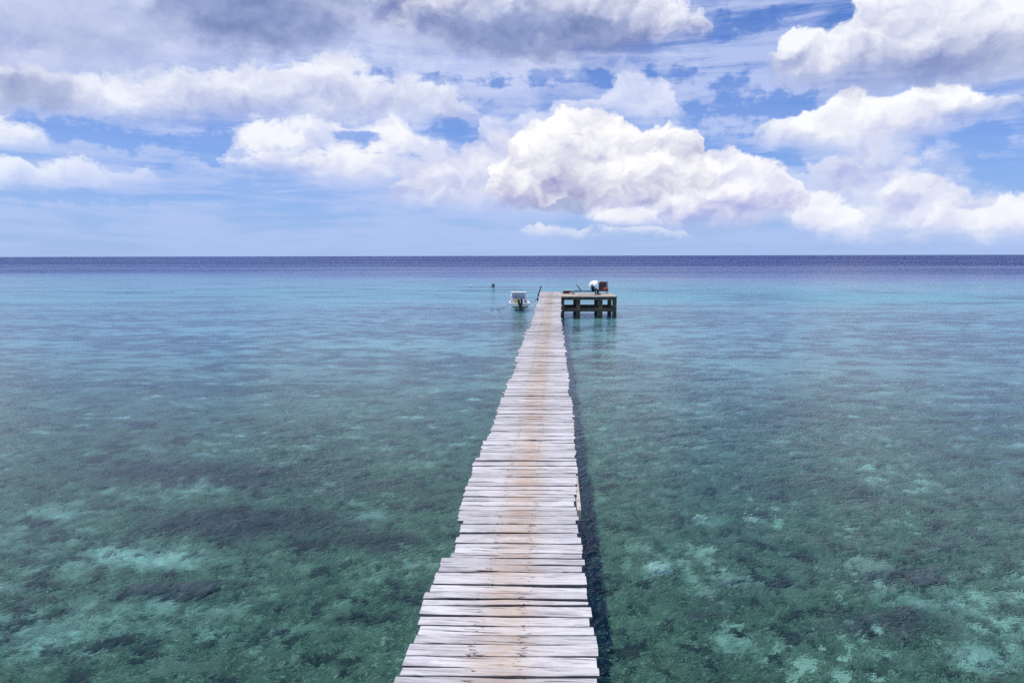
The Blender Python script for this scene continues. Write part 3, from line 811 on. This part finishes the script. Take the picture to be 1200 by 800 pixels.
for s, nm, kx, fx in ((-1, 'a', .47, .42), (1, 'b', .50, .62)):
    J['hip' + nm] = ((.06, s * .10, .45), .085); J['knee' + nm] = ((kx, s * .11, .45), .058); J['calf' + nm] = ((kx + .01, s * .11, .30), .052)
    J['ankle' + nm] = ((fx + .03, s * .11, .08), .036); J['heel' + nm] = ((fx, s * .11, .035), .035); J['toe' + nm] = ((fx + .19, s * .12, .03), (.03, .042))
    BN += [('pelvis', 'hip' + nm), ('hip' + nm, 'knee' + nm), ('knee' + nm, 'calf' + nm), ('calf' + nm, 'ankle' + nm), ('ankle' + nm, 'heel' + nm), ('ankle' + nm, 'toe' + nm)]
    J['sh' + nm] = ((.09, s * .17, .91), .055)
    if s < 0:
        el_, wr, hd = (.15, -.22, .66), (.24, -.12, .60), (.275, -.085, .605)
    else:
        el_, wr, hd = (.18, .23, .66), (.40, .16, .54), (.47, .14, .535)
    J['el' + nm] = (el_, .042); J['wr' + nm] = (wr, .028); J['pm' + nm] = (hd, (.024, .036))
    BN += [('chest', 'sh' + nm), ('sh' + nm, 'el' + nm), ('el' + nm, 'wr' + nm), ('wr' + nm, 'pm' + nm)]
    for q in range(4):
        o_ = -.03 + q * .02; ln = (.055, .065, .06, .048)[q]
        b = Vector(hd)
        if s < 0:   # curled round the umbrella shaft
            p1 = b + Vector((.035, .02 , o_)); p2 = p1 + Vector((.010, ln * .6, 0)); p3 = p2 + Vector((-.03, ln * .3, 0))
        else:       # resting on the knee
            p1 = b + Vector((.04, o_, -.005)); p2 = p1 + Vector((ln * .6, 0, -.01)); p3 = p2 + Vector((ln * .4, 0, -.02))
        for n_, p in enumerate((p1, p2, p3)): J[f'f{nm}{q}{n_}'] = (tuple(p), .0095 - .001 * n_)
        BN += [('pm' + nm, f'f{nm}{q}0'), (f'f{nm}{q}0', f'f{nm}{q}1'), (f'f{nm}{q}1', f'f{nm}{q}2')]
    tb = Vector(hd) + (Vector((.0, .025, .03)) if s < 0 else Vector((.01, -.045, 0)))
    J['t' + nm + '0'] = (tuple(tb), .012); J['t' + nm + '1'] = (tuple(tb + (Vector((.03, .02, .01)) if s < 0 else Vector((.035, -.015, 0)))), .010)
    BN += [('pm' + nm, 't' + nm + '0'), ('t' + nm + '0', 't' + nm + '1')]
J['nose'] = ((.265, 0, 1.165), .014); BN += [('head', 'nose')]
skin_obj('body', J, BN, 'pelvis', SKIN, per)
g_ = .014
def grow(keys, add=g_):
    r = {}
    for k in keys:
        p, q = J[k]; r[k] = (p, tuple(v + add for v in q) if isinstance(q, tuple) else (q + add, q + add))
    return r
sj = grow(['pelvis', 'waist', 'chest', 'neckb', 'sha', 'ela', 'shb', 'elb'])
skin_obj('shirt', sj, [('pelvis', 'waist'), ('waist', 'chest'), ('chest', 'neckb'), ('chest', 'sha'), ('sha', 'ela'), ('chest', 'shb'), ('shb', 'elb')], 'pelvis', BLK, per)
tj = grow(['pelvis', 'hipa', 'kneea', 'calfa', 'anklea', 'hipb', 'kneeb', 'calfb', 'ankleb'], .018)
skin_obj('trousers', tj, [('pelvis', 'hipa'), ('hipa', 'kneea'), ('kneea', 'calfa'), ('calfa', 'anklea'), ('pelvis', 'hipb'), ('hipb', 'kneeb'), ('kneeb', 'calfb'), ('calfb', 'ankleb')], 'pelvis', NAVY, per)
bm = bmesh.new(); bmesh.ops.create_icosphere(bm, subdivisions=3, radius=1)
for v in bm.verts:
    c = v.co; k = 1 + .04 * fbm(c.x * 3, c.y * 3, c.z * 3)
    v.co = Vector((.145 + c.x * .105 * k, c.y * .095 * k, 1.195 + c.z * .125 * k))
for v in [v for v in bm.verts if v.co.x > .195 and v.co.z < 1.24]: v.co.x = .15
link('hair', bm, HAIR, per, smooth=True)
for s in (-1, 1):
    bm = bmesh.new(); bmesh.ops.create_icosphere(bm, subdivisions=2, radius=.013, matrix=Matrix.Translation((.248, s * .033, 1.185)))
    link('eye', bm, BLK, per, smooth=True)
LIP = plain('lips', (.28, .10, .08), (.22, .08, .06), 10, .5)
bm = bmesh.new(); tube(bm, [(.222, -.026, 1.115), (.236, 0, 1.113), (.222, .026, 1.115)], [.004, .009, .004], 8); link('mouth', bm, LIP, per)
for f in 'ab':
    bm = bmesh.new(); a = Vector(J['heel' + f][0]); b = Vector(J['toe' + f][0])
    tube(bm, [a + Vector((-.03, 0, .01)), a + Vector((.03, 0, .015)), (a + b) / 2 + Vector((0, 0, .01)), b, b + Vector((.04, 0, -.004))], [.03, .05, .052, .05, .02], 10, flat=.85)
    link('shoe', bm, BLK, per)

um = thing('umbrella', 'open white umbrella tilted left in the hand of the seated person', 'umbrella', (3.42, 63.72, 1.75))
CAN = plain('white_canopy', (.80, .80, .80), (.74, .74, .75), 3, .7)
CANG = plain('grey_canopy_panel', (.10, .09, .12), (.15, .14, .17), 3, .7)
axis = Vector((-.36, -.16, .92)).normalized()
um_m = Matrix.Translation((.30, -.07, .60)) @ axis.to_track_quat('Z', 'Y').to_matrix().to_4x4() @ Matrix.Rotation(R(18), 4, 'Z')
bm = bmesh.new(); NR = 8; SEG = 6; RN = 8
def canopy_pt(a, t, off=0.):
    # t from 0 at the apex to 1 at the rim; cloth sags between the ribs
    k = (a / (2 * pi) * NR) % 1.; sag = sin(k * pi)
    r = .56 * sin(t * 1.25) / sin(1.25) * (1 - .07 * sag * t); z = .74 - .36 * (1 - cos(t * 1.25)) / (1 - cos(1.25)) - off
    return Vector((r * cos(a), r * sin(a), z - .012 * sag * t))
N = NR * SEG
ringsA = [[bm.verts.new(canopy_pt(k / N * 2 * pi, t / RN)) for k in range(N)] for t in range(1, RN + 1)]
ringsB = [[bm.verts.new(canopy_pt(k / N * 2 * pi, t / RN, .006)) for k in range(N)] for t in range(1, RN + 1)]
ap = bm.verts.new((0, 0, .74)); ap2 = bm.verts.new((0, 0, .734))
for k in range(N):
    k2 = (k + 1) % N
    bm.faces.new((ap, ringsA[0][k], ringsA[0][k2])); bm.faces.new((ap2, ringsB[0][k2], ringsB[0][k]))
    for t in range(RN - 1):
        f = bm.faces.new((ringsA[t][k], ringsA[t + 1][k], ringsA[t + 1][k2], ringsA[t][k2]))
        wedge = k % SEG + .5; up_ = (RN - t) / RN
        if (k // SEG) % 2 == 0 and t >= 3 and abs(wedge - SEG / 2) < (t - 2.2) * .6: f.material_index = 1
        bm.faces.new((ringsB[t][k], ringsB[t][k2], ringsB[t + 1][k2], ringsB[t + 1][k]))
    bm.faces.new((ringsA[-1][k], ringsB[-1][k], ringsB[-1][k2], ringsA[-1][k2]))
bmesh.ops.transform(bm, matrix=um_m, verts=bm.verts[:])
link('canopy', bm, [CAN, CANG], um, smooth=True)
bm = bmesh.new(); tube(bm, [um_m @ Vector((0, 0, -.12)), um_m @ Vector((0, 0, .80))], .008, 8); link('shaft', bm, BLACK, um)
bm = bmesh.new(); tube(bm, [um_m @ Vector((0, 0, -.02)), um_m @ Vector((0, 0, -.14)), um_m @ Vector((.02, 0, -.18)), um_m @ Vector((.06, 0, -.18)), um_m @ Vector((.075, 0, -.14))], .013, 8); link('handle', bm, BLACK, um)
for k in range(NR):
    bm = bmesh.new(); a = k / NR * 2 * pi
    tube(bm, [um_m @ canopy_pt(a, t / 6, .012) for t in range(1, 7)], .004, 5)
    tube(bm, [um_m @ Vector((0, 0, .42)), um_m @ canopy_pt(a, .5, .014)], .0035, 5)
    link('rib', bm, BLACK, um)

# ------------------------------------------------------------------ motorboat (stern towards the jetty head)
GEL = plain('white_gelcoat', (.86, .86, .85), (.78, .79, .78), 1.5, .3)
HULLG = plain('green_hull_bottom', (.15, .22, .15), (.28, .33, .25), 2.5, .55)  # mottled green for the hull below the chine
boat = thing('motorboat', 'small white open motorboat with black outboard moored left of the jetty', 'boat', (-3.52, 68.55, 0), R(6))
L, BW = 5.0, 1.04
def hull_sec(t, inset=0., lowz=None):
    # half-breadth sections from transom (t=0) to bow (t=1)
    b = BW * (1 - max(0, t - .35) ** 2.1 * 2.3) if t < .995 else .02
    b = max(b, .02); sh = .62 + .26 * t ** 2; kz = -.22 + .55 * max(0, t - .6) ** 2 * 4.2
    yy = t * L + .25 * 0
    ch = .31 + .12 * t ** 2
    b2 = b * .86
    return yy, b, b2, sh, ch, kz
rings = []; rin = []
TS = [0, .1, .2, .35, .5, .62, .74, .84, .92, .97, 1.]
for t in TS:
    yy, b, b2, sh, chn, kz = hull_sec(t)
    rings.append([(-b, yy, sh), (-b * .985, yy, sh - .07), (-b * .95, yy, (sh + chn) / 2), (-b2, yy, chn), (-b2 * .5, yy, (chn + kz) / 2 - .02), (0, yy, kz),
                  (b2 * .5, yy, (chn + kz) / 2 - .02), (b2, yy, chn), (b * .95, yy, (sh + chn) / 2), (b * .985, yy, sh - .07), (b, yy, sh)])
bm = bmesh.new()
outer = [[bm.verts.new(p) for p in r] for r in rings]
for a, b in zip(outer, outer[1:]):
    for k in range(10):
        f = bm.faces.new((a[k], a[k + 1], b[k + 1], b[k])); f.material_index = 1 if 3 <= k <= 6 else 0
# gunwale deck and cockpit liner
inn = []; flo = []
for t in TS:
    yy, b, b2, sh, chn, kz = hull_sec(t)
    ib = max(b - .13, .008) if t < .60 else 0.006
    yi = max(yy, .12)
    inn.append([bm.verts.new((-ib, yi, sh + .02)), bm.verts.new((ib, yi, sh + .02))])
    flo.append([bm.verts.new((-ib * .9, yi, .16)), bm.verts.new((ib * .9, yi, .16))] if t < .55 else None)
for i_ in range(len(TS) - 1):
    a, b = outer[i_], outer[i_ + 1]
    bm.faces.new((a[0], b[0], inn[i_ + 1][0], inn[i_][0])); bm.faces.new((a[10], inn[i_][1], inn[i_ + 1][1], b[10]))
    if flo[i_] and flo[i_ + 1]:
        bm.faces.new((inn[i_][0], inn[i_ + 1][0], flo[i_ + 1][0], flo[i_][0])); bm.faces.new((inn[i_][1], flo[i_][1], flo[i_ + 1][1], inn[i_ + 1][1]))
        bm.faces.new((flo[i_][0], flo[i_ + 1][0], flo[i_ + 1][1], flo[i_][1]))
    elif flo[i_]:
        bm.faces.new((inn[i_][0], inn[i_ + 1][0], inn[i_ + 1][1], inn[i_][1])); bm.faces.new((flo[i_][0], flo[i_][1], inn[i_][1], inn[i_][0]))
    else:
        bm.faces.new((inn[i_][0], inn[i_ + 1][0], inn[i_ + 1][1], inn[i_][1]))
o0 = outer[0]
tv = [bm.verts.new((x, 0, z)) for x, z in ((-.35, .56), (-.28, .46), (.28, .46), (.35, .56))]
bm.faces.new((o0[0], o0[1], o0[9], o0[10]))
bm.faces.new((o0[1], o0[2], o0[3], o0[7], o0[8], o0[9])).material_index = 0
bm.faces.new((o0[3], o0[4], o0[5], o0[6], o0[7])).material_index = 1
bm.faces.new((inn[0][0], inn[0][1], o0[10], o0[0])); bm.faces.new((inn[0][0], flo[0][0], flo[0][1], inn[0][1]))
link('hull', bm, [GEL, HULLG], boat)
bm = bmesh.new()
for s in (-1, 1): tube(bm, [(s * (hull_sec(t)[1] + .012), hull_sec(t)[0], hull_sec(t)[3] - .05) for t in TS[:-1]], .022, 6)
link('rub_rail', bm, plain('grey_rubber', (.25, .26, .25), (.16, .17, .16), 4, .7), boat)
# windscreen cabin
bm = bmesh.new()
A = [(-.80, 2.45, .66), (.80, 2.45, .66), (.80, 3.5, .72), (-.80, 3.5, .72)]
def frame_bar(p, q, r): tube(bm, [p, q], r, 8)
TL, TR = (-.72, 2.55, 1.55), (.72, 2.55, 1.55)
BL, BR = (-.84, 2.5, .62), (.84, 2.5, .62)
FL, FR = (-.62, 3.1, 1.52), (.62, 3.1, 1.52)
GL, GR = (-.74, 3.6, .76), (.74, 3.6, .76)
for p, q in ((BL, TL), (BR, TR), (FL, GL), (FR, GR)):
    bm = bmesh.new(); frame_bar(p, q, .055); link('canopy_strut', bm, GEL, boat)
bm = bmesh.new(); box(bm, (-.80, 2.45, 1.545), (.80, 3.2, 1.615), .03); link('canopy_top', bm, GEL, boat)
GLASS = plain('tinted_screen', (.52, .57, .66), (.60, .64, .72), 2, .12)
bm = bmesh.new(); loft(bm, [[(-.62, 3.10, 1.50), (.62, 3.10, 1.50), (.62, 3.12, 1.50), (-.62, 3.12, 1.50)], [(-.72, 3.56, .80), (.72, 3.56, .80), (.72, 3.58, .80), (-.72, 3.58, .80)]], True, smooth=False)
link('windscreen', bm, GLASS, boat)
CUSH = plain('cream_vinyl', (.66, .58, .55), (.55, .47, .45), 5, .6)
cons = None
bm = bmesh.new(); box(bm, (-.72, 2.7, .17), (.10, 3.2, .95), .04); link('console', bm, GEL, boat)
wheel_bm = bmesh.new()
tube(wheel_bm, [(-.32 + .17 * cos(a * pi / 8), 2.60, .92 + .17 * sin(a * pi / 8)) for a in range(17)], .014, 6)
for a in (0, 2, 4): tube(wheel_bm, [(-.32, 2.61, .92), (-.32 + .17 * cos(a * 2 * pi / 6 + .5), 2.60, .92 + .17 * sin(a * 2 * pi / 6 + .5))], .01, 5)
tube(wheel_bm, [(-.32, 2.72, .92), (-.32, 2.60, .92)], .02, 6)
link('steering_wheel', wheel_bm, BLACK, boat)
for yy in (.55, 1.7):
    bm = bmesh.new(); box(bm, (-.82, yy, .40), (.82, yy + .42, .47), .02); box(bm, (-.7, yy + .05, .165), (.7, yy + .37, .398), .01)
    link('bench_seat', bm, CUSH, boat)
# outboard
ob = link('outboard_motor', bmesh.new(), BLACK, boat)
ob.data.materials.clear()
bm = bmesh.new()
BLKG = plain('black_cowl', (.014, .014, .017), (.022, .022, .026), 3, .22)
def sec(w, d, z, yo=0., n=16, p=3.):
    r = []
    for k in range(n):
        a = k / n * 2 * pi; c, s = cos(a), sin(a)
        r.append((w * math.copysign(abs(c) ** (2 / p), c), -.30 + yo + d * math.copysign(abs(s) ** (2 / p), s), z))
    return r
loft(bm, [sec(.17, .22, .52), sec(.25, .31, .60), sec(.27, .33, .82), sec(.25, .32, 1.0, .01), sec(.19, .26, 1.10, .03), sec(.08, .12, 1.13, .04)], True)
link('cowl', bm, BLKG, ob, smooth=True)
bm = bmesh.new(); loft(bm, [sec(.13, .17, .53), sec(.10, .15, .30), sec(.065, .14, 0.), sec(.05, .13, -.35)], True)
box(bm, (-.11, -.52, -.30), (.11, -.10, -.275), .006)
link('leg', bm, BLKG, ob, smooth=True)
bm = bmesh.new(); tube(bm, [(0, -.5, -.42), (0, -.42, -.42), (0, -.1, -.42), (0, -.02, -.42)], [.02, .06, .06, .02], 10)
for a in range(3):
    M_ = Matrix.Translation((0, -.48, -.42)) @ Matrix.Rotation(a * 2 * pi / 3, 4, 'Y') @ Matrix.Rotation(R(25), 4, 'Z')
    box(bm, (-.045, -.006, .03), (.045, .006, .15), .004, M_)
link('propeller', bm, BLACK, ob)
bm = bmesh.new(); box(bm, (-.035, -.645, .66), (.035, -.628, .98), .006); link('badge_stripe', bm, WHITE, ob)
bm = bmesh.new(); box(bm, (-.14, -.14, .30), (-.08, .14, .62), .01); box(bm, (.08, -.14, .30), (.14, .14, .62), .01); link('clamp', bm, BLACK, ob)
bm = bmesh.new(); tube(bm, [(.05, .02, .88), (.22, .35, .98), (.34, .62, 1.10)], [.03, .026, .03], 8); link('tiller', bm, BLACK, ob)

YEL = plain('yellow_plastic', (.70, .52, .05), (.58, .40, .04), 6, .4)
can = thing('fuel_can', 'yellow fuel can standing in the stern of the white motorboat', 'fuel can', (-3.98, 69.3, .47), R(6))
bm = bmesh.new(); box(bm, (-.17, -.12, 0), (.17, .12, .40), .04); link('tank', bm, YEL, can)
bm = bmesh.new(); tube(bm, [(-.1, 0, .39), (-.1, 0, .47), (.08, 0, .47), (.08, 0, .39)], .018, 6); link('handle', bm, YEL, can)
bm = bmesh.new(); tube(bm, [(.13, 0, .38), (.13, 0, .45)], [.035, .03], 10); link('cap', bm, BLACK, can)
BLUE = plain('blue_cloth', (.06, .12, .32), (.04, .08, .24), 6, .8)
bk = thing('bucket', 'small blue bucket standing in the stern of the white motorboat', 'bucket', (-2.98, 69.35, .47), R(6))
bm = bmesh.new(); lathe(bm, [(0, 0), (.10, 0), (.14, .28), (.15, .28), (.15, .30), (.13, .30), (.095, .02), (0, .02)], 18); link('pail', bm, BLUE, bk)
bm = bmesh.new(); tube(bm, [(-.14 * cos(a * pi / 8), 0, .28 + .15 * sin(a * pi / 8)) for a in range(9)], .007, 5); link('bail', bm, BLACK, bk)

ROPE = plain('wet_rope', (.05, .05, .055), (.09, .085, .08), 30, .85)
def rope(label, a, b, sag, r, end=None):
    a, b = Vector(a), Vector(b); pts = []
    for k in range(17):
        t = k / 16; p = a.lerp(b, t); p.z -= sag * 4 * t * (1 - t); pts.append(p)
    if end: pts += [Vector(e) for e in end]
    bm = bmesh.new(); tube(bm, pts, r, 6)
    return tag(link('mooring_rope', bm, ROPE), label, 'rope', 'mooring ropes of the motorboat')
rope('dark mooring rope running from the motorboat stern out across the water to its left', (-4.52, 68.45, .55), (-6.35, 67.8, .02), .22, .022, [(-6.6, 67.7, -.06), (-6.9, 67.5, -1.2)])
rope('slack mooring rope between the motorboat side and the jetty edge', (-2.58, 69.9, .72), (-1.50, 66.4, 1.66), .32, .018)

# ------------------------------------------------------------------ leaning post, floats
DPOST = plain('tarred_timber', (.020, .020, .022), (.035, .03, .028), 10, .8, bmp=.01)
mp = thing('mooring_post', 'thin dark leaning mooring post rising beside the left edge of the jetty', 'post', (-1.62, 63.0, 0))
bm = bmesh.new(); tube(bm, [(-.06, 0, -2.4), (-.02, 0, 0.), (.02, 0, 1.45), (.07, 0, 1.76), (.32, 0, 2.52)], [.075, .072, .068, .064, .056], 10); link('shaft', bm, DPOST, mp)
bm = bmesh.new(); tube(bm, [(.315, 0, 2.50), (.345, 0, 2.58)], [.066, .05], 10); link('post_cap', bm, DPOST, mp)

DB = plain('black_float', (.010, .011, .016), (.018, .019, .026), 5, .5)
fl = thing('mooring_float', 'squarish black mooring float on the open water beyond the motorboat', 'buoy', (-10.95, 120.3, 0), R(5))
bm = bmesh.new()
box(bm, (-.28, -.26, -.25), (.28, .26, .12), .05); link('float_body', bm, DB, fl)
bm = bmesh.new(); box(bm, (-.02, -.24, .115), (.28, .24, .30), .03); link('float_neck', bm, DB, fl)
bm = bmesh.new(); box(bm, (-.28, -.26, .295), (.28, .26, .44), .05); link('float_top', bm, DB, fl)
bm = bmesh.new(); tube(bm, [(.1, 0, .43), (.1, 0, .48), (.2, 0, .48), (.2, 0, .43)], .02, 6); link('lifting_ring', bm, DB, fl)
wb = thing('round_buoy', 'tiny white round buoy floating far out left of the black float', 'buoy', (-15.05, 121.8, 0))
bm = bmesh.new(); lathe(bm, [(.15 * sin(k / 10 * pi), -.15 * cos(k / 10 * pi) + .09) for k in range(11)], 20); link('float_body', bm, WHITE, wb)
bm = bmesh.new(); tube(bm, [(.03 * cos(a), 0, .26 + .03 * sin(a)) for a in [k / 10 * 2 * pi for k in range(11)]], .01, 5); link('ring', bm, WHITE, wb)

# ------------------------------------------------------------------ render
sc.render.engine = 'CYCLES'
sc.cycles.use_denoising = False; sc.cycles.use_adaptive_sampling = True; sc.cycles.adaptive_threshold = .015
try: sc.cycles.denoiser = 'OPENIMAGEDENOISE'
except Exception: pass
sc.cycles.max_bounces = 8; sc.cycles.diffuse_bounces = 3; sc.cycles.glossy_bounces = 3
sc.cycles.transmission_bounces = 6; sc.cycles.transparent_max_bounces = 12; sc.cycles.volume_bounces = 0
sc.cycles.sample_clamp_indirect = 6; sc.cycles.sample_clamp_direct = 3
sc.cycles.caustics_reflective = True; sc.cycles.caustics_refractive = True
vs_ = sc.view_settings
sc.display_settings.display_device = 'sRGB'
vs_.view_transform = 'Standard'; vs_.look = 'None'; vs_.exposure = 0; vs_.gamma = 1; vs_.use_curve_mapping = False
